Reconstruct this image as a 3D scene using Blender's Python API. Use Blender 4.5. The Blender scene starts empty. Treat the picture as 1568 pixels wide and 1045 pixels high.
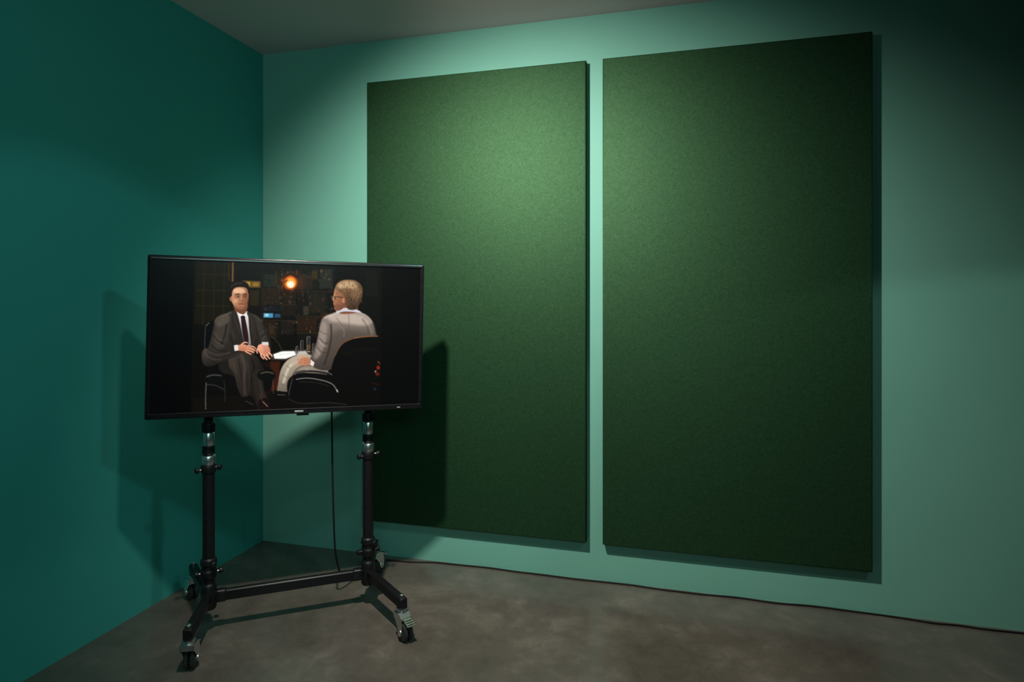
import bpy, bmesh, math, random
import numpy as np
from mathutils import Vector, Matrix
random.seed(3); np.random.seed(3)
S=bpy.context.scene
S.view_settings.view_transform='Standard'
S.view_settings.look='None'

# ------------------------------------------------------------------ helpers
def link(o,parent=None):
    S.collection.objects.link(o)
    if parent is not None: o.parent=parent
    return o
def bm_obj(name,bm,mat,parent=None,smooth=True,bevel=None,angle=40):
    bmesh.ops.recalc_face_normals(bm,faces=bm.faces)
    me=bpy.data.meshes.new(name); bm.to_mesh(me); bm.free()
    if smooth:
        me.polygons.foreach_set('use_smooth',[True]*len(me.polygons))
        me.set_sharp_from_angle(angle=math.radians(angle))
    me.materials.append(mat)
    o=bpy.data.objects.new(name,me); link(o,parent)
    if bevel:
        m=o.modifiers.new('bevel','BEVEL'); m.width=bevel; m.segments=3; m.limit_method='ANGLE'
    return o
def box(bm,c,s,rot=None):
    r=bmesh.ops.create_cube(bm,size=1)
    M=Matrix.Translation(c)@(rot.to_4x4() if rot else Matrix())@Matrix.Diagonal((s[0],s[1],s[2],1))
    bmesh.ops.transform(bm,matrix=M,verts=r['verts'])
def frame(d):
    d=Vector(d).normalized(); return d.to_track_quat('Z','Y').to_matrix()
def lathe(bm,prof,origin,axis=(0,0,1),seg=32):
    R=frame(axis); o=Vector(origin); rings=[]
    for r,z in prof:
        rings.append([bm.verts.new(o+R@Vector((max(r,1e-5)*math.cos(2*math.pi*i/seg),max(r,1e-5)*math.sin(2*math.pi*i/seg),z))) for i in range(seg)])
    for a,b in zip(rings,rings[1:]):
        for i in range(seg):
            j=(i+1)%seg; bm.faces.new((a[i],a[j],b[j],b[i]))
    bm.faces.new(rings[0][::-1]); bm.faces.new(rings[-1])
def cyl(bm,p0,p1,r,seg=28,ch=0.0):
    p0=Vector(p0);p1=Vector(p1);L=(p1-p0).length
    if ch: prof=[(r-ch,0),(r,ch),(r,L-ch),(r-ch,L)]
    else: prof=[(r,0),(r,L)]
    lathe(bm,prof,p0,p1-p0,seg)
def beam(bm,p0,p1,w,h,ch=0.005):
    p0=Vector(p0);p1=Vector(p1);d=(p1-p0).normalized()
    side=d.cross(Vector((0,0,1))).normalized(); up=side.cross(d)
    prof=[(-w/2+ch,-h/2),(w/2-ch,-h/2),(w/2,-h/2+ch),(w/2,h/2-ch),(w/2-ch,h/2),(-w/2+ch,h/2),(-w/2,h/2-ch),(-w/2,-h/2+ch)]
    rs=[]
    for p,k in ((p0,.86),(p0+d*ch,1),(p1-d*ch,1),(p1,.86)):
        rs.append([bm.verts.new(p+side*a*k+up*b*k) for a,b in prof])
    for a,b in zip(rs,rs[1:]):
        for i in range(8):
            j=(i+1)%8; bm.faces.new((a[i],a[j],b[j],b[i]))
    bm.faces.new(rs[0]); bm.faces.new(rs[-1])
def empty(name,loc,rot=(0,0,0)):
    e=bpy.data.objects.new(name,None); e.empty_display_size=.1; e.location=loc; e.rotation_euler=rot; link(e); return e

# ------------------------------------------------------------------ materials
def mat(name,col=(.5,.5,.5),rough=.5,metal=0,spec=.5,noise=None,bump=None,coords='Object',rn=None):
    m=bpy.data.materials.new(name); m.use_nodes=True; nt=m.node_tree; N=nt.nodes; L=nt.links
    b=N['Principled BSDF']; b.inputs['Base Color'].default_value=(*col,1); b.inputs['Roughness'].default_value=rough
    b.inputs['Metallic'].default_value=metal; b.inputs['Specular IOR Level'].default_value=spec
    tc=N.new('ShaderNodeTexCoord')
    if noise:
        sc,c2,detail=noise
        n=N.new('ShaderNodeTexNoise'); n.inputs['Scale'].default_value=sc; n.inputs['Detail'].default_value=detail; n.inputs['Roughness'].default_value=.65
        L.new(tc.outputs[coords],n.inputs['Vector'])
        r=N.new('ShaderNodeValToRGB'); r.color_ramp.elements[0].position=.3; r.color_ramp.elements[1].position=.7
        r.color_ramp.elements[0].color=(*col,1); r.color_ramp.elements[1].color=(*c2,1)
        L.new(n.outputs['Fac'],r.inputs['Fac']); L.new(r.outputs['Color'],b.inputs['Base Color'])
    if bump:
        sc,st,di=bump
        n=N.new('ShaderNodeTexNoise'); n.inputs['Scale'].default_value=sc; n.inputs['Detail'].default_value=6
        L.new(tc.outputs[coords],n.inputs['Vector'])
        bp=N.new('ShaderNodeBump'); bp.inputs['Strength'].default_value=st; bp.inputs['Distance'].default_value=di
        L.new(n.outputs['Fac'],bp.inputs['Height']); L.new(bp.outputs['Normal'],b.inputs['Normal'])
    return m
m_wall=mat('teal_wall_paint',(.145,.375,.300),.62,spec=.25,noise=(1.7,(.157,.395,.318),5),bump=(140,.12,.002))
m_wall2=mat('left_wall_deep_teal',(.034,.265,.235),.62,spec=.25,noise=(1.7,(.038,.28,.248),5),bump=(140,.12,.002))  # left wall colour, set deeper and more saturated than the back wall
m_dark=mat('dark_teal_paint',(.02,.09,.08),.7,spec=.2,noise=(1.7,(.024,.10,.09),5))
m_ceil=mat('ceiling_paint',(.88,.66,.68),.85,spec=.2,noise=(2.2,(.91,.69,.71),4),bump=(90,.1,.002))
m_black=mat('black_powdercoat',(.0045,.0045,.005),.42,spec=.32,noise=(60,(.008,.008,.009),3),bump=(500,.1,.0005))
m_bezel=mat('bezel_gloss_black',(.006,.006,.007),.22,spec=.5,noise=(30,(.009,.009,.010),2))
m_chrome=mat('chrome',(.82,.82,.82),.3,metal=1,noise=(40,(.72,.72,.72),2))
m_rubber=mat('wheel_rubber',(.012,.012,.012),.6,noise=(80,(.02,.02,.02),3))
m_cable=mat('cable_rubber',(.005,.005,.005),.6,spec=.25,noise=(80,(.008,.008,.008),2))
m_badge=mat('badge_silver',(.75,.75,.75),.3,metal=.6,noise=(80,(.6,.6,.6),2))

def felt_mat():
    m=bpy.data.materials.new('green_felt'); m.use_nodes=True; nt=m.node_tree; N=nt.nodes; L=nt.links
    b=N['Principled BSDF']; b.inputs['Roughness'].default_value=.95; b.inputs['Specular IOR Level'].default_value=.04
    tc=N.new('ShaderNodeTexCoord')
    n=N.new('ShaderNodeTexNoise'); n.inputs['Scale'].default_value=330; n.inputs['Detail'].default_value=3; n.inputs['Roughness'].default_value=.7
    n2=N.new('ShaderNodeTexNoise'); n2.inputs['Scale'].default_value=75; n2.inputs['Detail'].default_value=5; n2.inputs['Distortion'].default_value=1.0
    for q in (n,n2): L.new(tc.outputs['Object'],q.inputs['Vector'])
    mx=N.new('ShaderNodeMath'); mx.operation='MULTIPLY_ADD'; mx.inputs[1].default_value=.28; L.new(n2.outputs['Fac'],mx.inputs[0])
    m2=N.new('ShaderNodeMath'); m2.operation='MULTIPLY'; m2.inputs[1].default_value=.72; L.new(n.outputs['Fac'],m2.inputs[0]); L.new(m2.outputs[0],mx.inputs[2])
    r=N.new('ShaderNodeValToRGB'); e=r.color_ramp.elements; e[0].position=.34; e[0].color=(.0028,.014,.006,1); e[1].position=.66; e[1].color=(.0075,.031,.0125,1)
    L.new(mx.outputs[0],r.inputs['Fac']); L.new(r.outputs['Color'],b.inputs['Base Color'])
    bp=N.new('ShaderNodeBump'); bp.inputs['Strength'].default_value=.5; bp.inputs['Distance'].default_value=.002
    L.new(mx.outputs[0],bp.inputs['Height']); L.new(bp.outputs['Normal'],b.inputs['Normal'])
    g=N.new('ShaderNodeBsdfGlossy'); g.inputs['Roughness'].default_value=.57
    r2=N.new('ShaderNodeValToRGB'); e=r2.color_ramp.elements; e[0].position=.34; e[0].color=(.014,.035,.017,1); e[1].position=.66; e[1].color=(.034,.068,.034,1)
    L.new(mx.outputs[0],r2.inputs['Fac']); L.new(r2.outputs['Color'],g.inputs['Color']); L.new(bp.outputs['Normal'],g.inputs['Normal'])
    ad=N.new('ShaderNodeAddShader'); L.new(b.outputs[0],ad.inputs[0]); L.new(g.outputs[0],ad.inputs[1]); L.new(ad.outputs[0],N['Material Output'].inputs['Surface'])
    return m
m_felt=felt_mat()

def floor_mat():
    m=bpy.data.materials.new('polished_concrete'); m.use_nodes=True; nt=m.node_tree; N=nt.nodes; L=nt.links
    b=N['Principled BSDF']; b.inputs['Specular IOR Level'].default_value=.6
    tc=N.new('ShaderNodeTexCoord')
    def noise(s,d,ro,dist=0):
        n=N.new('ShaderNodeTexNoise'); n.inputs['Scale'].default_value=s; n.inputs['Detail'].default_value=d; n.inputs['Roughness'].default_value=ro; n.inputs['Distortion'].default_value=dist
        L.new(tc.outputs['Object'],n.inputs['Vector']); return n
    a=noise(2.3,9,.60,.5); c=noise(9,8,.7,.3); g=noise(160,3,.6)
    r=N.new('ShaderNodeValToRGB'); e=r.color_ramp.elements
    e[0].position=.34; e[0].color=(.066,.057,.047,1); e[1].position=.68; e[1].color=(.168,.146,.122,1)
    k=e.new(.52); k.color=(.104,.090,.075,1)
    mx=N.new('ShaderNodeMix'); mx.data_type='FLOAT'; mx.inputs[0].default_value=.38
    L.new(a.outputs['Fac'],mx.inputs[2]); L.new(c.outputs['Fac'],mx.inputs[3]); L.new(mx.outputs[0],r.inputs['Fac'])
    gr=N.new('ShaderNodeMix'); gr.data_type='RGBA'; gr.blend_type='OVERLAY'; gr.inputs[0].default_value=.22
    L.new(r.outputs['Color'],gr.inputs[6]); L.new(g.outputs['Fac'],gr.inputs[7]); L.new(gr.outputs[2],b.inputs['Base Color'])
    mr=N.new('ShaderNodeMapRange'); mr.inputs[1].default_value=.35; mr.inputs[2].default_value=.65; mr.inputs[3].default_value=.15; mr.inputs[4].default_value=.30
    L.new(c.outputs['Fac'],mr.inputs[0]); L.new(mr.outputs[0],b.inputs['Roughness'])
    bp=N.new('ShaderNodeBump'); bp.inputs['Strength'].default_value=.08; bp.inputs['Distance'].default_value=.004
    L.new(c.outputs['Fac'],bp.inputs['Height']); L.new(bp.outputs['Normal'],b.inputs['Normal'])
    return m
m_floor=floor_mat()

# ------------------------------------------------------------------ room
XL,XR,YB,YF,ZC=-2.376,3.4,3.13,-3.0,2.90
def slab(name,x0,x1,y0,y1,z0,z1,m):
    bm=bmesh.new(); box(bm,((x0+x1)/2,(y0+y1)/2,(z0+z1)/2),(x1-x0,y1-y0,z1-z0)); return bm_obj(name,bm,m,smooth=False)
slab('floor',XL-.1,XR+.1,YF-.1,YB+.1,-.1,0,m_floor)
slab('ceiling',XL-.1,XR+.1,YF-.1,YB+.1,ZC,ZC+.1,m_ceil)
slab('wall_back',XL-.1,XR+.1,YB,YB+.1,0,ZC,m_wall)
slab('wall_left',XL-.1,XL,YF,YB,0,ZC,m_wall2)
slab('wall_right',XR,XR+.1,YF,YB,0,ZC,m_dark)
slab('wall_front',XL-.1,XR+.1,YF-.1,YF,0,ZC,m_dark)

# ------------------------------------------------------------------ felt panels
def panel(name,x0,x1,z0,z1,th=.046):
    bm=bmesh.new()
    w=x1-x0;h=z1-z0
    r=.007
    def ring(ins,y): return [bm.verts.new(v) for v in ((-w/2+ins,y,-h/2+ins),(w/2-ins,y,-h/2+ins),(w/2-ins,y,h/2-ins),(-w/2+ins,y,h/2-ins))]
    rs=[ring(0.004,th/2),ring(0,th/2-.004),ring(0,-th/2+r)]
    for k in range(1,5):
        a=math.pi/2*k/4; rs.append(ring(r*(1-math.cos(a)),-th/2+r-r*math.sin(a)))
    for a,b in zip(rs,rs[1:]):
        for i in range(4):
            j=(i+1)%4; bm.faces.new((a[i],a[j],b[j],b[i]))
    bm.faces.new(rs[0]); bm.faces.new(rs[-1])
    o=bm_obj(name,bm,m_felt,angle=60); o.location=((x0+x1)/2,YB-th/2-.001,(z0+z1)/2); return o
panel('acoustic_panel',-1.668,-.438,.204,2.655)
panel('acoustic_panel',-.354,.862,.204,2.655)

# ------------------------------------------------------------------ TV picture (painted as flat colour data on the real screen surface)
CW,CH=1440,810
src=np.array([(229.5,395.5),(641.5,410.5),(638.5,621.5),(230.5,637.5)],float)
dst=np.array([(0,0),(CW,0),(CW,CH),(0,CH)],float)
A=[];B=[]
for (x,y),(u,v) in zip(src,dst):
    A.append([x,y,1,0,0,0,-u*x,-u*y]);B.append(u)
    A.append([0,0,0,x,y,1,-v*x,-v*y]);B.append(v)
Hm=np.append(np.linalg.solve(np.array(A),np.array(B)),1).reshape(3,3)
def T(p):
    q=Hm@np.array([p[0],p[1],1.0]); return q[:2]/q[2]
img=np.zeros((CH,CW,3)); img[:]=(3,3,4)
def catmull(pts,n=6,closed=True):
    P=[np.array(p,float) for p in pts]; out=[]; m=len(P)
    rng=range(m) if closed else range(m-1)
    for i in rng:
        if closed: p0,p1,p2,p3=P[i-1],P[i],P[(i+1)%m],P[(i+2)%m]
        else: p0,p1,p2,p3=P[max(i-1,0)],P[i],P[i+1],P[min(i+2,m-1)]
        for k in range(n):
            t=k/n
            out.append(.5*((2*p1)+(-p0+p2)*t+(2*p0-5*p1+4*p2-p3)*t*t+(-p0+3*p1-3*p2+p3)*t**3))
    if not closed: out.append(P[-1])
    return out
def blur(m,s):
    if s<=0.3: return m
    R=int(math.ceil(s*2.5)); k=np.exp(-np.arange(-R,R+1)**2/(2*s*s)); k/=k.sum()
    for ax in (0,1):
        p=np.pad(m,[(R,R) if a==ax else (0,0) for a in (0,1)])
        o=np.zeros_like(m)
        for i,w in enumerate(k):
            o+=w*(p[i:i+m.shape[0],:] if ax==0 else p[:,i:i+m.shape[1]])
        m=o
    return m
def fill(cpts,col,a=1,soft=1.2,grad=None,mode='mix'):
    soft=soft*1.1+.2
    P=np.array(cpts); pad=int(soft*3+3)
    x0=max(int(P[:,0].min())-pad,0);x1=min(int(P[:,0].max())+pad,CW);y0=max(int(P[:,1].min())-pad,0);y1=min(int(P[:,1].max())+pad,CH)
    if x1<=x0 or y1<=y0: return
    X,Y=np.meshgrid(np.arange(x0,x1)+.5,np.arange(y0,y1)+.5); ins=np.zeros(X.shape,bool)
    n=len(P)
    for i in range(n):
        ax,ay=P[i];bx,by=P[(i+1)%n]
        if ay==by: continue
        c=((ay>Y)!=(by>Y)); xx=(bx-ax)*(Y-ay)/(by-ay)+ax
        ins^=c&(X<xx)
    m=blur(ins.astype(float),soft)*a
    c=np.array(col,float)
    if grad is not None:
        c2,dx,dy=grad
        t=(X*dx+Y*dy); t=(t-t[m>0.01].min())/max(np.ptp(t[m>0.01]),1e-6) if (m>0.01).any() else t*0
        t=np.clip(t,0,1)[...,None]
        c=c*(1-t)+np.array(c2,float)*t
    reg=img[y0:y1,x0:x1]
    if mode=='add': reg+=m[...,None]*c
    else: reg[:]=reg*(1-m[...,None])+c*m[...,None]
def poly(pts,col,a=1,soft=1.2,grad=None,smooth=True,mode='mix'):
    if smooth: pts=catmull(pts)
    fill([T(p) for p in pts],col,a,soft,grad,mode)
def ell(c,rx,ry,col,a=1,soft=1.2,grad=None,rot=0,mode='mix'):
    pts=[]
    for i in range(28):
        t=2*math.pi*i/28; x=rx*math.cos(t);y=ry*math.sin(t)
        pts.append((c[0]+x*math.cos(rot)-y*math.sin(rot),c[1]+x*math.sin(rot)+y*math.cos(rot)))
    poly(pts,col,a,soft,grad,False,mode)
def stroke(pts,w,col,a=1,soft=1.0,w2=None,smooth=True,mode='mix'):
    if smooth and len(pts)>2: pts=catmull(pts,6,False)
    P=[np.array(p,float) for p in pts]; Lf=[];Rt=[]; n=len(P)
    for i,p in enumerate(P):
        d=P[min(i+1,n-1)]-P[max(i-1,0)]; d/=max(np.linalg.norm(d),1e-6); nn=np.array((-d[1],d[0]))
        ww=(w+(w2-w)*i/(n-1) if w2 is not None else w)/2
        Lf.append(p+nn*ww);Rt.append(p-nn*ww)
    fill([T(p) for p in Lf+Rt[::-1]],col,a,soft,None,mode)

poly([(293,398.5),(582,409),(580,623),(294,635)],(9,8,6),smooth=False,soft=2)
poly([(296,400),(352,402),(351,500),(296,498)],(24,20,10),.9,3,smooth=False)
poly([(354,402),(430,404),(430,520),(352,520)],(17,13,9),.9,3,smooth=False)
poly([(455,406),(510,408),(508,520),(455,522)],(18,17,13),.9,3,smooth=False)
poly([(548,408),(581,409),(581,500),(550,500)],(11,12,10),.9,3,smooth=False)
for x in (309,325,340): stroke([(x,401),(x,500)],1.0,(54,44,20),.65,1.4)
for y in (421,446,470): stroke([(297,y-1),(350,y)],1.0,(56,45,20),.65,1.4)
stroke([(353,401),(353,432)],2.6,(132,92,42),.85,1.6)
stroke([(347,401),(347,430)],1.5,(66,46,22),.8,1.6)
poly([(368,430),(396,431),(396,441),(368,441)],(128,96,36),.75,2.2,smooth=False)
poly([(372,432),(380,432),(380,439),(372,439)],(200,160,64),.7,1.8,smooth=False)
poly([(384,433),(393,433),(393,439),(384,439)],(150,118,52),.7,1.8,smooth=False)
for (x,y,w,h,c) in [(400,420,22,20,(32,38,30)),(398,444,28,22,(38,28,16)),(430,452,20,34,(30,21,13)),(456,420,20,24,(38,28,18)),(470,450,26,30,(32,28,21)),(486,412,20,30,(40,43,35)),(400,470,30,8,(20,26,36)),(452,488,30,22,(42,25,13)),(430,492,18,22,(30,21,18)),(402,494,20,26,(36,25,16)),(556,415,20,40,(17,20,16)),(380,445,14,24,(42,34,18)),(474,414,9,14,(60,44,22)),(462,470,8,14,(56,52,40)),(489,480,10,20,(50,34,20)),(410,500,8,14,(54,40,22))]:
    poly([(x,y),(x+w,y),(x+w,y+h),(x,y+h)],c,.85,2.4,smooth=False)
for (x0,y0,x1,y1) in [(398,443,430,443),(398,467,452,468),(455,447,508,448),(398,492,452,493),(452,512,490,512),(452,486,508,487)]:
    stroke([(x0,y0),(x1,y1)],1.0,(74,54,28),.65,1.3)
for x in (398,430,454,480): stroke([(x,410),(x,515)],.9,(54,38,20),.6,1.3)
rg=random.Random(7)
for i in range(200):
    x=rg.uniform(398,506);y=rg.uniform(415,514)
    ell((x,y),rg.uniform(.4,1.8),rg.uniform(.4,3.0),rg.choice([(118,84,42),(66,80,74),(112,88,56),(44,54,74),(90,38,20),(12,10,8),(8,7,6)]),rg.uniform(.3,.75),1.3)
poly([(401,481),(416,481),(416,488),(401,488)],(76,148,185),.95,1.6,smooth=False)
poly([(418,482),(427,482),(427,488),(418,488)],(44,84,120),.85,1.6,smooth=False)
poly([(403,482),(409,482),(409,486),(403,486)],(180,215,225),.8,1.4,smooth=False)
# studio lamp
ell((441.5,433),18,18,(96,40,8),.55,18,mode='add')
ell((441.5,433),10.5,11,(222,100,20),.97,5)
ell((442,433.5),7.4,8.0,(253,172,70),1,3)
ell((442,436),5.6,5.2,(255,250,225),1,2.2)
stroke([(432,425),(441,420),(451,425)],2.2,(40,18,8),.9,1.4)
stroke([(431,434),(437,429)],2,(70,28,10),.8,1.4)
stroke([(441,406),(441,421)],1.2,(40,30,20),.9,1)
for k in range(4): stroke([(436+k*3.5,426),(435.5+k*3.7,443)],.6,(190,90,24),.45,.8)
stroke([(440,445),(439,520)],1.0,(36,28,20),.6,1)
# mic + table
stroke([(415,518),(424,527),(431,541)],1,(70,60,50),.9,.8)
poly([(410,546),(430,539),(470,537),(480,541),(478,549),(440,555),(414,554)],(50,42,34),1,2,smooth=False)
poly([(417,545),(430,540.5),(449,540),(452,546),(436,552),(419,552)],(240,240,234),1,1.4,smooth=False)
poly([(450,541),(466,539.5),(470,545),(455,549)],(180,176,166),1,1.6,smooth=False)
stroke([(424,546),(444,543.5)],.6,(150,150,150),.6,.8)
def glass(x,y0,y1,w):
    poly([(x-w,y0),(x+w,y0),(x+w*.8,y1),(x-w*.8,y1)],(52,48,44),.6,1.4,smooth=False)
    stroke([(x-w*.8,y0+1),(x-w*.7,y1-1)],.8,(170,170,170),.7,.9)
    stroke([(x+w*.6,y0+2),(x+w*.6,y1-2)],.6,(130,125,120),.65,.9)
    stroke([(x-w*.7,y1),(x+w*.7,y1)],1.1,(210,210,205),.8,.9)
    ell((x,y0),w,.9,(120,120,120),.6,.9)
glass(460.5,524,541,2.8); glass(470.5,518,541,3.2); glass(453,533,545,2.2); glass(478,529,543,2.0)
ell((471,534),2.3,4.5,(150,90,40),.5,1.4)
poly([(412,556),(428,556),(424,600),(414,603)],(70,28,14),.8,2.8,smooth=False)
poly([(396,560),(412,557),(412,630),(404,632)],(30,15,10),.8,2.5,smooth=False)
poly([(296,612),(420,606),(420,629),(296,634)],(17,12,9),.8,4,smooth=False)
poly([(410,606),(560,606),(560,622),(410,629)],(14,10,8),.8,4,smooth=False)
# chair of the left man
poly([(312,502),(319,495),(328,498),(330,560),(316,566),(311,548)],(8,8,9),1,1.6)
stroke([(313,502),(312.5,530),(314,556)],1.2,(100,100,98),.6,1.2)
stroke([(318.5,496),(313.5,501)],1.2,(150,150,145),.7,1.1)
poly([(320,560),(350,556),(412,566),(416,592),(400,604),(330,602),(318,590)],(9,8,8),1,2)
# legs
poly([(335,553),(356,545),(392,556),(402,566),(404,580),(396,602),(403,626),(390,630),(382,606),(372,592),(356,578),(338,572)],(30,26,23),1,1.6)
poly([(352,546),(372,541),(388,545),(397,556),(394,574),(388,596),(386,612),(372,612),(364,598),(358,576),(350,562)],(66,57,50),1,1.6,grad=((24,20,18),1,.4))
stroke([(368,545),(374,563),(373,588),(376,610)],3,(110,97,83),.5,5)
stroke([(384,552),(388,566),(384,590)],2.4,(14,12,10),.75,3)
stroke([(364,552),(368,572),(372,598)],1.6,(22,18,16),.65,2.2)
stroke([(356,556),(362,575)],1.6,(92,81,71),.45,2.6)
stroke([(378,556),(381,580),(381,604)],1.1,(84,74,65),.45,1.8)
poly([(386,575),(398,570),(404,600),(410,618),(398,622),(390,602)],(38,33,29),1,1.6)
stroke([(394,576),(400,602),(405,616)],1.8,(78,69,60),.45,2.2)
poly([(372,612),(386,610),(392,622),(394,630),(374,631),(368,622)],(14,10,9),1,1.4)
stroke([(376,617),(388,623)],1.0,(110,92,82),.6,1.1)
poly([(397,616),(408,613),(414,626),(414,630),(400,631),(396,626)],(20,12,10),1,1.4)
stroke([(402,618),(410,626)],1.3,(180,150,135),.75,1)
stroke([(398,606),(402,619)],1,(170,60,44),.5,1.2)
poly([(309,541),(316,536),(334,543),(366,541),(360,548),(340,556),(325,563),(314,563),(309,554)],(74,66,58),1,1.5,grad=((30,26,23),.2,1))
stroke([(313,543),(322,552),(338,553)],1.2,(110,98,86),.55,1.8)
stroke([(318,551),(330,558)],1.2,(20,17,15),.6,1.6)
# jacket of the left man
poly([(353,477),(344,481),(333,485),(327,492),(325,505),(321,524),(317,541),(324,551),(340,552),(356,545),(378,538),(396,540),(408,545),(414,540),(413,527),(406,508),(399,492),(390,484),(378,479),(366,476)],(54,48,43),1,1.5,grad=((26,23,20),1,.7))
poly([(336,487),(346,483),(350,490),(344,498),(334,502),(329,498)],(108,98,86),.6,5)
stroke([(328,496),(331,489),(341,484.5),(352,480)],1.8,(138,126,110),.5,2.2)
stroke([(382,483),(392,488),(399,495)],1.6,(112,102,90),.5,2)
poly([(334,488),(344,484),(350,500),(346,525),(334,538),(326,534),(328,510)],(76,68,60),.45,6)
stroke([(345,498),(343,514),(338,530)],1.8,(14,12,11),.8,2.2)
stroke([(327,510),(333,520),(342,524)],1.2,(96,86,75),.5,1.7)
stroke([(326,520),(334,528),(342,534)],1.3,(96,86,75),.5,1.7)
stroke([(325,515),(332,524),(343,529)],1.2,(18,15,14),.65,1.7)
stroke([(323,530),(332,538),(346,541)],1.5,(16,14,13),.7,1.8)
stroke([(318,541),(333,546),(352,542)],1.7,(92,83,73),.5,1.9)
stroke([(350,512),(354,526),(362,536)],1.6,(18,15,14),.6,2.2)
stroke([(354,508),(358,522)],1.4,(80,71,62),.45,2.0)
poly([(388,487),(396,492),(404,510),(410,528),(404,538),(394,524),(388,505)],(70,63,56),.5,5)
stroke([(389,496),(392,512),(398,528)],1.5,(14,12,10),.8,2)
stroke([(402,508),(397,514)],1.1,(96,87,77),.55,1.5)
stroke([(405,516),(399,523)],1.1,(98,89,79),.55,1.5)
stroke([(407,524),(400,532)],1.2,(14,12,10),.6,1.6)
stroke([(404,513),(398,519)],1.0,(18,15,13),.6,1.4)
poly([(359,477),(365,481),(375,480),(378,486),(380,508),(383,530),(372,534),(367,512),(361,490)],(232,228,224),1,1,smooth=False,grad=((120,115,110),0,1))
poly([(359,478),(363,488),(368,508),(374,536),(364,526),(356,504),(352,488),(355,479)],(42,36,32),1,1.2)
stroke([(356,480),(358,492),(366,512)],.9,(96,86,76),.5,1.1)
poly([(377,479),(382,488),(384,506),(386,530),(390,518),(390,500),(386,486)],(46,40,36),1,1.2)
stroke([(379,482),(383,492),(384,512)],.8,(100,90,80),.5,1.1)
poly([(366.5,485),(372.5,485),(373.5,490),(378,512),(379,527),(376,532),(373,526),(369,508),(367,490)],(34,15,24),1,1)
stroke([(369.5,488),(374,510),(377,527)],1.1,(74,36,46),.6,1.2)
poly([(360,477),(366,486),(370,484.5),(365,478)],(240,238,234),1,.8,smooth=False)
poly([(377,478),(373,486),(370,484.5),(372,479)],(226,224,220),1,.8,smooth=False)
# neck + head
poly([(356,464),(376,466),(375,478),(370,483),(362,480),(357,476)],(112,70,49),1,1.3)
poly([(350,445),(353,438),(362,435),(372,437),(377.2,445),(378,455),(377,464),(373,471.5),(368,475),(361.5,474),(355,468),(351,459)],(206,154,118),1,1.2,grad=((134,86,60),1,.3))
poly([(354,446),(361,442),(370,443),(372,449),(360,450.5)],(238,194,160),.7,3)
ell((358.5,462),3.4,3.6,(228,172,138),.55,3)
ell((375.3,463),2.4,6,(112,70,48),.5,3)
poly([(353,466),(360,471),(370,472),(376,466),(372,474),(362,475)],(130,86,62),.5,2.2)
ell((350.8,458.5),1.8,3.6,(176,116,86),1,1.2)
stroke([(350.5,456.5),(351.5,460)],.8,(110,64,46),.7,.9)
poly([(346.8,456),(346,446),(348,438),(354,432.5),(363,431),(372,432),(377.8,437),(379,447),(377.3,450),(375.8,443.5),(371,440.5),(362,440),(355.5,442.5),(352.8,448),(352.3,454),(349.5,456)],(24,18,15),1,1.4)
stroke([(350,441),(357,435.5),(368,435)],1.4,(92,76,62),.5,2.0)
stroke([(352,438),(360,433.5),(370,434)],.8,(110,92,76),.35,1.2)
poly([(357,451.5),(365.2,451.5),(365,457.2),(357.5,457.2)],(122,78,56),.5,1.6); poly([(369.3,451.8),(376,452),(376,457.2),(369.8,457.2)],(108,68,49),.5,1.6)
stroke([(357.8,451.4),(364.3,451)],1.4,(44,28,20),.9,1.0); stroke([(369.5,451.2),(375.8,452)],1.4,(44,28,20),.9,1.0)
ell((361.6,454.8),1.6,.7,(176,144,128),.6,.9); ell((372.6,454.9),1.4,.65,(160,130,114),.6,.9)
ell((361.9,454.8),1.0,.95,(24,15,12),1,.7); ell((372.7,455),.9,.9,(24,15,12),1,.7)
stroke([(367.3,453),(368.8,459.5),(370.4,461.7),(367,462.6)],1.1,(116,72,50),.8,1.0)
stroke([(366.6,453),(367.5,460)],1.1,(244,200,166),.6,1.2)
stroke([(363.3,467),(367.5,466.6),(372.0,467)],1.1,(100,46,38),.9,.9)
stroke([(364.8,468.8),(370.8,468.8)],.9,(204,136,114),.6,1)
stroke([(361.5,462.5),(360.2,467)],.8,(140,90,66),.55,1.2)
# hands
SK=(214,150,118)
poly([(362,532),(369,529.5),(377,531),(384,534),(389,538),(386,542),(377,541),(368,540),(362,538)],SK,1,1,grad=((168,104,78),0,1))
for a,b,c in [((378,532),(386,533),(391,537)),((377,535),(385,537),(390,540)),((376,538),(383,540.5),(388,543)),((374,540),(379,543),(384,545))]:
    stroke([a,b,c],2.3,(220,158,126),1,.7,w2=1.6); stroke([(a[0],a[1]+1.3),(b[0],b[1]+1.4),(c[0],c[1]+1.3)],.6,(104,60,42),.8,.7)
stroke([(368,530),(373,526.5),(378,527.5)],2.1,(230,172,140),1,.7,w2=1.5)
poly([(357,531),(363,530),(364,539),(358,540)],(216,212,206),1,1,smooth=False)
poly([(394,531),(401,528.5),(408,530.5),(412,537),(412,545),(406,549),(398,545),(393,538)],(232,170,142),1,1,grad=((178,112,86),1,.6))
for a,b,c in [((398,543),(399,548),(403,552.5)),((402,545),(404,550),(408,553.5)),((406,545),(409,549),(412,552.5)),((409,542),(413,545),(415.5,548.5))]:
    stroke([a,b,c],2.5,(232,172,144),1,.7,w2=1.8); stroke([(a[0]-1.3,a[1]),(b[0]-1.3,b[1]+.4),(c[0]-1.2,c[1])],.6,(104,60,42),.8,.7)
stroke([(396,534),(392,539),(393,544)],2.3,(228,166,136),1,.7,w2=1.6)
stroke([(402,532),(405,538),(403,543)],.6,(150,90,68),.6,1)
poly([(399,526),(409,526),(410,531),(400,530.5)],(206,202,196),1,1,smooth=False)
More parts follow.
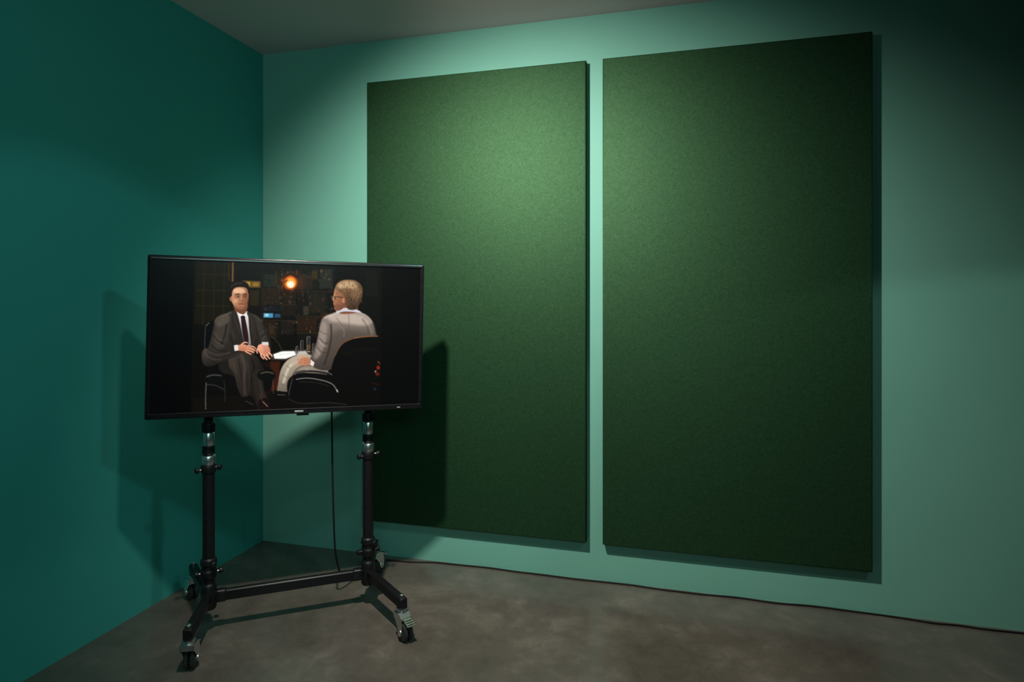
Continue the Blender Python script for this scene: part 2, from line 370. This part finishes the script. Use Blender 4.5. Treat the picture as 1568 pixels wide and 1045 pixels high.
# chair details
poly([(313,579),(320,575),(338,575),(344,580),(342,587),(322,589),(313,586)],(10,10,11),1,1.4)
stroke([(316,580),(326,577),(339,578)],1.4,(150,146,138),.6,1.8)
stroke([(316,589),(315.5,610),(316,630)],1.3,(130,128,122),.75,1.2)
stroke([(316,592),(330,593),(344,600)],1.1,(100,98,92),.6,1.2)
stroke([(343,586),(345,606),(344,618)],1.1,(80,76,70),.5,1.2)
poly([(394,574),(402,570),(416,571),(421,576),(418,583),(400,585),(394,581)],(11,11,11),1,1.4)
stroke([(398,575),(408,572.5),(418,575)],1.4,(160,138,118),.65,1.6)
stroke([(417,584),(418,606)],1.0,(120,110,100),.55,1.2)
# right man
poly([(476,547),(462,545),(447,549),(435,558),(428,572),(425,590),(424,603),(434,608),(444,603),(449,588),(456,578),(474,576),(496,580),(500,562)],(184,170,150),1,1.5,grad=((98,88,77),.3,1))
stroke([(470,551),(452,556),(440,568),(433,590)],3,(238,227,208),.65,3.8)
stroke([(478,562),(460,564),(449,574),(444,594)],2.0,(70,62,53),.75,2.6)
stroke([(456,552),(446,560)],1.3,(118,107,92),.6,1.8)
stroke([(437,562),(444,568)],1.1,(110,99,86),.6,1.5); stroke([(431,576),(438,581),(446,580)],1.1,(96,86,75),.6,1.5)
stroke([(428,590),(436,594)],1.1,(96,86,75),.5,1.5)
stroke([(466,569),(482,571)],1.6,(222,210,190),.45,2.2)
poly([(424,602),(434,603),(444,604),(446,611),(430,615),(418,613),(419,607)],(14,11,10),1,1.2)
stroke([(422,607),(432,608)],1,(130,110,95),.6,1)
poly([(518,476),(507,481),(496,485),(489.5,493),(486,510),(482,528),(476,545),(473,556),(480,566),(496,570),(510,566),(520,548),(528,534),(548,524),(573,521),(572,508),(568,494),(559,484),(546,478),(532,474)],(142,128,118),1,1.5,grad=((58,51,46),.15,1))
poly([(500,486),(520,481),(545,482),(560,490),(564,499),(545,500),(520,496),(503,493)],(200,184,170),.75,7)
stroke([(494,489),(506,484),(518,480)],2.2,(232,218,204),.55,2.6)
stroke([(548,481),(560,487),(568,497)],1.8,(226,212,198),.5,2.6)
poly([(489,500),(497,496),(498,518),(492,540),(484,552),(478,550),(484,530)],(166,151,139),.6,5)
poly([(510,510),(560,512),(570,518),(540,524),(522,538),(506,560),(500,560)],(70,61,55),.5,10)
stroke([(504,498),(505,518),(500,545),(494,562)],2.2,(40,33,29),.85,2.8)
stroke([(487,508),(494,513),(501,514)],1.2,(84,73,65),.6,1.7)
stroke([(487,520),(494,527),(501,528)],1.4,(56,47,42),.65,1.9)
stroke([(486,523),(492,531),(499,533)],1.2,(196,181,168),.5,1.7)
stroke([(484,534),(491,542),(499,543)],1.4,(58,49,43),.65,1.9)
stroke([(482,538),(488,546)],1.2,(190,175,162),.45,1.7)
stroke([(531,482),(532,500),(529,518)],1.2,(92,80,72),.55,2.2)
stroke([(512,488),(520,500),(519,516)],1.6,(98,85,77),.55,3.4)
stroke([(516,498),(524,508),(524,518)],1.4,(170,155,143),.4,2.6)
stroke([(552,490),(560,502),(562,516)],1.8,(74,63,57),.65,3)
stroke([(557,496),(565,506),(567,515)],1.4,(170,155,143),.45,2.4)
stroke([(568,494),(572,505),(573,518)],2.0,(50,43,38),.65,2.4)
stroke([(573,519),(553,520),(534,528),(524,540)],2,(40,32,27),.75,2)
poly([(474,553),(480,558),(478,564),(471,560)],(216,212,204),1,1,smooth=False)
poly([(459,552),(466,549),(473,552),(474,559),(467,563),(459,560)],(176,118,90),1,1)
for k in range(4): stroke([(463,551+k*2.9),(457.5,552.5+k*3.0),(453.5,555+k*2.8)],2.1,(198,138,106),1,.7,w2=1.5)
for k in range(3): stroke([(462,553+k*2.9),(455,555.5+k*2.9)],.55,(96,56,38),.8,.7)
stroke([(467,550),(461,547.5),(457,548.5)],2.1,(208,150,118),1,.7,w2=1.6)
# neck, collar, head
poly([(515,463),(540,464),(545,478),(532,482),(516,480)],(126,80,58),1,1.3)
poly([(514,475),(522,472.8),(536,474),(547,477),(550,480.5),(538,479),(524,478.4),(513,481)],(196,196,206),1,1.1)
poly([(511,440),(508.5,447),(508,452),(505.5,460),(507.5,462),(507.5,467),(509,470),(509,474.5),(513,477.5),(521,475),(527,466),(524,446),(517,438)],(178,122,90),1,1.2,grad=((112,70,50),1,.35))
stroke([(509.5,449),(508.5,457)],1.1,(226,174,138),.6,1.1)
poly([(509,469),(515,467),(522,472),(515,476.5),(510,475)],(110,70,52),.5,1.8)
poly([(510.5,443),(511.5,437),(517,431.5),(525,428.8),(536,428.8),(544,431.2),(550,437),(552.6,444),(552.0,455),(549,465),(544.5,473),(537,476),(530,474.5),(527.5,468),(526.5,460),(524,454),(519.5,449.5),(514,446)],(140,106,74),1,1.6,grad=((58,41,29),.7,1))
poly([(514,436),(525,431),(538,432),(545,438),(540,444),(530,441.5),(517,442)],(212,182,144),.7,5)
poly([(538,440),(547,442),(548,456),(541,462),(534,452)],(146,112,80),.5,6)
rg=random.Random(5)
for i in range(260):
    x=rg.uniform(512,551); y=rg.uniform(430,474)
    if (x<527 and y>448) or ((x-532)/20.5)**2+((y-452)/23)**2>1: continue
    lt=max(0,1-(y-431)/40)
    c=rg.choice([(236,210,172),(94,68,46),(196,160,120),(64,45,32)])
    c=tuple(v*(.42+.58*lt) for v in c)
    cx=(x-528)/20
    stroke([(x,y),(x+cx*2+rg.uniform(-1,1),y+rg.uniform(2,5))],.6,c,.55,.9)
ell((523.2,461.2),2.4,4.1,(190,130,98),1,1); stroke([(523,458.5),(524.6,461),(523,464)],.8,(110,64,46),.8,.8)
stroke([(508.5,455.6),(515,455.4),(522.5,457.2)],.9,(34,24,20),.95,.7)
ell((509.6,457.6),1.7,2.9,(52,38,32),.6,1); stroke([(508.2,455.3),(508.6,460.5)],.7,(210,200,190),.7,.8)
stroke([(507.6,469.4),(511,469.8)],.8,(104,52,42),.8,.8)
# right chair
poly([(506,566),(512,546),(520,532),(530,524.5),(548,519),(573,517),(580,519),(580,566),(578,600),(574,622),(520,624),(509,606),(505,586)],(7,6,6),1,1.6)
stroke([(511,548),(519,532),(530,524),(548,518.5),(577,517)],1.7,(116,70,38),.7,1.4)
stroke([(540,520),(560,517.6),(576,517)],1.2,(190,130,80),.5,1.2)
stroke([(526,546),(545,538),(575,537)],3,(20,17,15),.8,5)
poly([(440,586),(452,576),(470,574),(506,580),(512,606),(506,622),(450,622),(440,606)],(8,7,7),1,1.6)
stroke([(447,580),(456,572.5),(476,571),(498,574),(508,579)],3.2,(13,12,12),1,1.2)
stroke([(449,577),(458,571.6),(476,569.8),(497,572.5),(507,577)],1.0,(180,176,168),.7,1.2)
stroke([(452,584),(470,582),(494,586),(508,592),(515,602)],1.4,(176,172,164),.75,1.2)
stroke([(456,588),(480,588.5),(502,594)],.9,(76,74,70),.6,1.2)
stroke([(514,600),(516,604)],2.2,(205,200,190),.8,1.2)
stroke([(447,582),(443,598),(441,612)],1.2,(110,108,102),.6,1.2)
stroke([(441,614),(460,621),(500,620),(530,623)],1.2,(80,76,70),.55,1.2)
poly([(421,606),(436,604),(442,612),(428,618),(420,614)],(12,9,8),1,1.3)
stroke([(424,607.5),(436,608)],.9,(150,130,112),.7,.9)
ell((577,566),2.6,3.4,(180,44,16),.8,2.8); ell((576,576),3.0,2.6,(140,32,18),.75,2.6); ell((573,572),1.4,1.8,(220,170,150),.75,1.6)
ell((572,599),2.6,2.2,(30,56,92),.6,2.4); stroke([(566,590),(580,592)],1.2,(80,26,16),.6,1.4)
stroke([(576,556),(580,560)],1.5,(200,110,46),.6,1.4)
g=np.random.normal(0,1,(CH,CW,1)); img=np.clip(img*(1+.04*g)+g*.6,0,255)
img=255*(np.clip(img,0,255)/255)**1.05*1.05; img=np.clip(img,0,255)
GW,GH=720,405
small=img.reshape(GH,2,GW,2,3).mean((1,3))/255
lin=np.where(small<=.04045,small/12.92,((small+.055)/1.055)**2.4)

# ------------------------------------------------------------------ television
TVW,TVH=1.127,.668
tv=empty('television',(-1.595,2.31,1.2785))
tv.rotation_mode='XYZ'
tv.rotation_euler=(Matrix.Rotation(math.radians(35),3,'Z')@Matrix.Rotation(math.radians(1.05),3,'Y')).to_euler()
bm=bmesh.new()
def rring(w,h,y,r,n=5,oz=0):
    vs=[]
    for cx,cz,a0 in ((w/2-r,h/2-r,0),(-w/2+r,h/2-r,90),(-w/2+r,-h/2+r,180),(w/2-r,-h/2+r,270)):
        for k in range(n+1):
            a=math.radians(a0+90*k/n); vs.append(bm.verts.new((cx+r*math.cos(a),y,cz+r*math.sin(a)+oz)))
    return vs
bz=.0165
rings=[rring(TVW-.01,TVH-.01,.048,.006),rring(TVW,TVH,.044,.008),rring(TVW,TVH,.004,.008),rring(TVW-.003,TVH-.003,.001,.007),rring(TVW-.006,TVH-.006,0,.006),
       rring(TVW-2*bz+.004,TVH-2*bz-.003,0,.003,oz=.003),rring(TVW-2*bz,TVH-2*bz-.007,.002,.002,oz=.003),rring(TVW-2*bz,TVH-2*bz-.007,.0075,.002,oz=.003)]
for a,b in zip(rings,rings[1:]):
    n=len(a)
    for i in range(n):
        j=(i+1)%n; bm.faces.new((a[i],a[j],b[j],b[i]))
bm.faces.new(rings[0])
bm_obj('bezel_frame',bm,m_bezel,tv,angle=35)
bm=bmesh.new(); box(bm,(0,.058,-.05),(.78,.028,.44)); box(bm,(0,.050,.12),(.9,.012,.34))
for i in range(14): box(bm,(-.26+i*.04,.073,.12),(.02,.004,.05))
bm_obj('rear_housing',bm,m_black,tv,smooth=False,bevel=.008)
sw,sh=TVW-2*bz,TVH-2*bz-.007
xs=np.linspace(-sw/2,sw/2,GW); zs=np.linspace(sh/2,-sh/2,GH)+.003
X,Z=np.meshgrid(xs,zs); co=np.stack([X,np.full_like(X,.0055),Z],-1).reshape(-1,3)
idx=np.arange(GW*GH).reshape(GH,GW)
q=np.stack([idx[:-1,:-1],idx[1:,:-1],idx[1:,1:],idx[:-1,1:]],-1).reshape(-1,4)
me=bpy.data.meshes.new('screen_picture'); me.vertices.add(len(co)); me.vertices.foreach_set('co',co.ravel())
me.loops.add(q.size); me.loops.foreach_set('vertex_index',q.ravel().astype(np.int32))
me.polygons.add(len(q)); me.polygons.foreach_set('loop_start',np.arange(0,q.size,4,dtype=np.int32))
me.update(calc_edges=True); me.validate()
ca=me.color_attributes.new('picture','FLOAT_COLOR','POINT')
ca.data.foreach_set('color',np.concatenate([lin.reshape(-1,3),np.ones((GW*GH,1))],1).ravel())
ms=bpy.data.materials.new('lcd_screen'); ms.use_nodes=True; N=ms.node_tree.nodes; b=N['Principled BSDF']
b.inputs['Base Color'].default_value=(.002,.002,.002,1); b.inputs['Roughness'].default_value=.3; b.inputs['Specular IOR Level'].default_value=.12
at=N.new('ShaderNodeAttribute'); at.attribute_name='picture'
ms.node_tree.links.new(at.outputs['Color'],b.inputs['Emission Color']); b.inputs['Emission Strength'].default_value=1.08
me.materials.append(ms); scr=bpy.data.objects.new('screen_picture',me); link(scr,tv)
bm=bmesh.new(); box(bm,(.024,-.0012,-TVH/2+.0105),(.036,.0022,.007)); bm_obj('maker_badge',bm,m_badge,tv,smooth=False,bevel=.0006)
bm=bmesh.new(); box(bm,(.04,.018,-TVH/2-.005),(.05,.02,.01)); bm_obj('ir_receiver',bm,m_black,tv,smooth=False,bevel=.002)
bm=bmesh.new(); box(bm,(.455,-.001,-TVH/2+.010),(.014,.002,.004)); bm_obj('power_light',bm,m_badge,tv,smooth=False)
bm=bmesh.new()
for s in (-1,1): box(bm,(s*.22-.01,.079,0),(.03,.012,.40))
bm_obj('mount_rails',bm,m_black,tv,smooth=False,bevel=.002)

# ------------------------------------------------------------------ rolling stand
OX,OY=-1.673,2.402
st=empty('rolling_tv_stand',(OX,OY,0),(0,0,math.radians(35)))
PX=.338; ZB=.155
bm=bmesh.new(); bc=bmesh.new()
for s in (-1,1):
    x=s*PX
    lathe(bm,[(.018,.10),(.028,.104),(.032,.112),(.032,.20),(.028,.212),(.025,.215),(.025,.235),(.032,.24),(.034,.246),(.034,.268),(.029,.276),(.029,.292),(.034,.298),(.032,.318),(.025,.324),(.0244,.33),
              (.0244,.690),(.029,.694),(.031,.70),(.031,.722),(.027,.732),(.025,.735),(.025,.738),(.019,.742),(.0185,1.40),(.016,1.405)],(x,0,0),seg=40)
    lathe(bm,[(.021,.772),(.025,.776),(.025,.806),(.021,.810)],(x,0,0))
    lathe(bm,[(.021,.866),(.027,.871),(.028,.905),(.023,.912)],(x,0,0))
    lathe(bc,[(.0270,.728),(.0285,.731),(.0285,.760),(.026,.766),(.021,.769)],(x,0,0),seg=40)
    lathe(bc,[(.0205,.808),(.0228,.812),(.0228,.862),(.0205,.866)],(x,0,0),seg=40)
    for (z,ang,r) in ((.708,205,.031),(.716,-20,.031),(.258,15,.032),(.262,200,.032),(.306,-60,.032)):
        d=Vector((math.cos(math.radians(ang)),math.sin(math.radians(ang)),0)); p=Vector((x,0,z))
        cyl(bc,p+d*(r-.006),p+d*(r+.012),.0035,16)
        R=[(.007,r+.008),(.012,r+.010),(.013,r+.016),(.0125,r+.022),(.008,r+.025)]
        lathe(bm,R,p,d,18)
    box(bm,(x,-.006,1.28),(.07,.012,.22))
    box(bm,(x,0,1.20),(.06,.05,.03)); box(bm,(x,0,1.36),(.06,.05,.03))
    for z in (1.2,1.36): cyl(bc,(x-.035,-.0,z),(x+.035,-.0,z),.004,12)
for z in (1.20,1.36): box(bm,(0,-.024,z),(2*PX+.06,.014,.035))
beam(bm,(-PX+.02,0,ZB),(PX-.02,0,ZB),.03,.046)
beam(bm,(-PX+.03,0,ZB),(-PX+.07,0,ZB),.036,.052); beam(bm,(PX-.07,0,ZB),(PX-.03,0,ZB),.036,.052)
ends={'a':(-.375,-.285,200,(.2,1)),'b':(.440,-.325,0,(.35,-1)),'c':(-.440,.330,0,(-.3,.6)),'d':(.41,.330,0,(.6,.5))}
br=bmesh.new()
for k,(ex,ey,_,tr) in ends.items():
    s=-1 if ex<0 else 1
    p0=Vector((s*PX,0,ZB)); p1=Vector((ex,ey,ZB-.004)); d=(p1-p0).normalized()
    beam(bm,p0+d*.012,p1+d*.02,.036,.046,.006)
    t=Vector((tr[0],tr[1],0)).normalized(); side=Vector((-t.y,t.x,0)); c=p1.copy()
    lathe(bc,[(.010,.131),(.016,.1285),(.024,.1275),(.025,.121),(.021,.118),(.019,.112)],(c.x,c.y,0),seg=30)
    cyl(bc,(c.x,c.y,.125),(c.x,c.y,.186),.006,16)
    lathe(bc,[(.004,.185),(.009,.183),(.009,.178),(.006,.177)],(c.x,c.y,0),seg=6)
    def LP(a,b,z): return Vector((c.x,c.y,0))+t*a+side*b+Vector((0,0,z))
    out=[(-.022,.112),(.018,.114),(.038,.098),(.046,.060),(.040,.036),(.030,.026),(.020,.034),(.008,.060),(-.010,.082),(-.024,.092)]
    for sd in (-1,1):
        va=[bc.verts.new(LP(a,sd*.0235,z)) for a,z in out]; vb=[bc.verts.new(LP(a,sd*.0262,z)) for a,z in out]
        bc.faces.new(va); bc.faces.new(vb)
        for i in range(len(out)):
            j=(i+1)%len(out); bc.faces.new((va[i],va[j],vb[j],vb[i]))
    ro=[(-.024,.092),(-.022,.112),(.018,.114),(.038,.098)]
    g0=[bc.verts.new(LP(a,-.0262,z)) for a,z in ro]; g1=[bc.verts.new(LP(a,.0262,z)) for a,z in ro]
    for i in range(3): bc.faces.new((g0[i],g0[i+1],g1[i+1],g1[i]))
    wc=LP(.028,0,.0385)
    for sd in (-1,1):
        lathe(br,[(.026,-.0085),(.034,-.0085),(.0382,-.005),(.0385,0),(.0382,.005),(.034,.0085),(.026,.0085)],wc+side*sd*.0115,side,36)
    lathe(bc,[(.010,-.030),(.014,-.028),(.014,.028),(.010,.030)],wc,side,20)
    RB=Matrix.Rotation(math.atan2(t.y,t.x),3,'Z')@Matrix.Rotation(math.radians(25),3,'Y')
    box(bc,LP(.062,0,.088),(.040,.034,.005),RB)
    for i in range(3): box(bm,LP(.056+i*.010,0,.0945-i*.0046),(.003,.030,.003),RB)
bm_obj('black_frame',bm,m_black,st,bevel=.0012,angle=35)
bm_obj('chrome_fittings',bc,m_chrome,st,angle=35)
bm_obj('caster_wheels',br,m_rubber,st,angle=35)

# ------------------------------------------------------------------ cables
def cable(name,pts,r=.0045,parent=None):
    cu=bpy.data.curves.new(name,'CURVE'); cu.dimensions='3D'; cu.bevel_depth=r; cu.bevel_resolution=4; cu.resolution_u=8
    sp=cu.splines.new('NURBS'); sp.points.add(len(pts)-1)
    for p,v in zip(sp.points,pts): p.co=(*v,1)
    sp.use_endpoint_u=True; sp.order_u=4; cu.materials.append(m_cable)
    o=bpy.data.objects.new(name,cu); link(o,parent); return o
c35,s35=math.cos(math.radians(35)),math.sin(math.radians(35))
def W(lx,ly,z): return (OX+lx*c35-ly*s35,OY+lx*s35+ly*c35,z)
cable('power_cable',[W(.165,-.05,1.10),W(.17,-.02,1.02),W(.175,.03,.93),W(.178,.045,.80),W(.180,.05,.6),W(.186,.06,.42),W(.190,.08,.30),W(.20,.11,.19),W(.225,.17,.09),W(.255,.22,.03),W(.29,.28,.0055),W(.34,.34,.005),W(.40,.41,.005),W(.45,.457,.005)],.0042)
rg=random.Random(11)
pts=[W(.45,.457,.0045),W(.475,.49,.0045),(-1.42,3.06,.0045),(-1.30,3.105,.0045)]
x=-1.18
while x<.95:
    pts.append((x,3.114+rg.uniform(-.014,.008),.0045)); x+=.11
pts+=[(1.02,3.105,.0045),(1.12,3.09,.0045),(1.20,3.108,.0045),(1.30,3.09,.0045),(1.42,3.105,.0045),(1.7,3.095,.0045),(2.2,3.11,.0045),(3.0,3.11,.0045)]
cable('extension_cable',pts,.004)

# ------------------------------------------------------------------ lights
def spot(name,loc,aim,power,size,blend,col,rad):
    l=bpy.data.lights.new(name,'SPOT'); l.energy=power; l.spot_size=math.radians(size); l.spot_blend=blend; l.color=col; l.shadow_soft_size=rad
    o=bpy.data.objects.new(name,l); o.location=loc; o.rotation_euler=(Vector(aim)-Vector(loc)).to_track_quat('-Z','Y').to_euler(); link(o); return o
spot('track_spot_panels',(-1.0,1.45,2.72),(-.70,3.1,1.20),335,113,1.0,(1,.93,.84),.045)
spot('track_spot_corner',(.60,1.3,2.85),(-.1,1.3+.1556,2.15),44,61,.18,(.5,.95,1.0),.10)
spot('track_spot_right',(1.5,1.0,2.85),(1.5,1.0,0),26,120,.08,(.8,1,.92),.04)
al=bpy.data.lights.new('rear_fill','AREA'); al.shape='RECTANGLE'; al.size=1.6; al.size_y=.5; al.energy=12; al.color=(.55,1,.95); al.spread=math.radians(95)  # added teal fill with no fixture, evens out the left wall
ao=bpy.data.objects.new('rear_fill',al); ao.location=(.9,-1.8,2.6); ao.rotation_euler=(Vector((-2.4,1.6,1.9))-ao.location).to_track_quat('-Z','Y').to_euler(); link(ao)
w=bpy.data.worlds.new('dark'); S.world=w; w.use_nodes=True
w.node_tree.nodes['Background'].inputs[0].default_value=(.05,.08,.08,1); w.node_tree.nodes['Background'].inputs[1].default_value=.1

# ------------------------------------------------------------------ camera
cam=bpy.data.cameras.new('camera'); cam.sensor_width=36; cam.lens=21.44; cam.shift_y=-.0411; cam.clip_start=.05
co_=bpy.data.objects.new('camera',cam); co_.location=(0,0,1.443); co_.rotation_euler=(math.radians(90),0,math.radians(15)); link(co_)
S.camera=co_
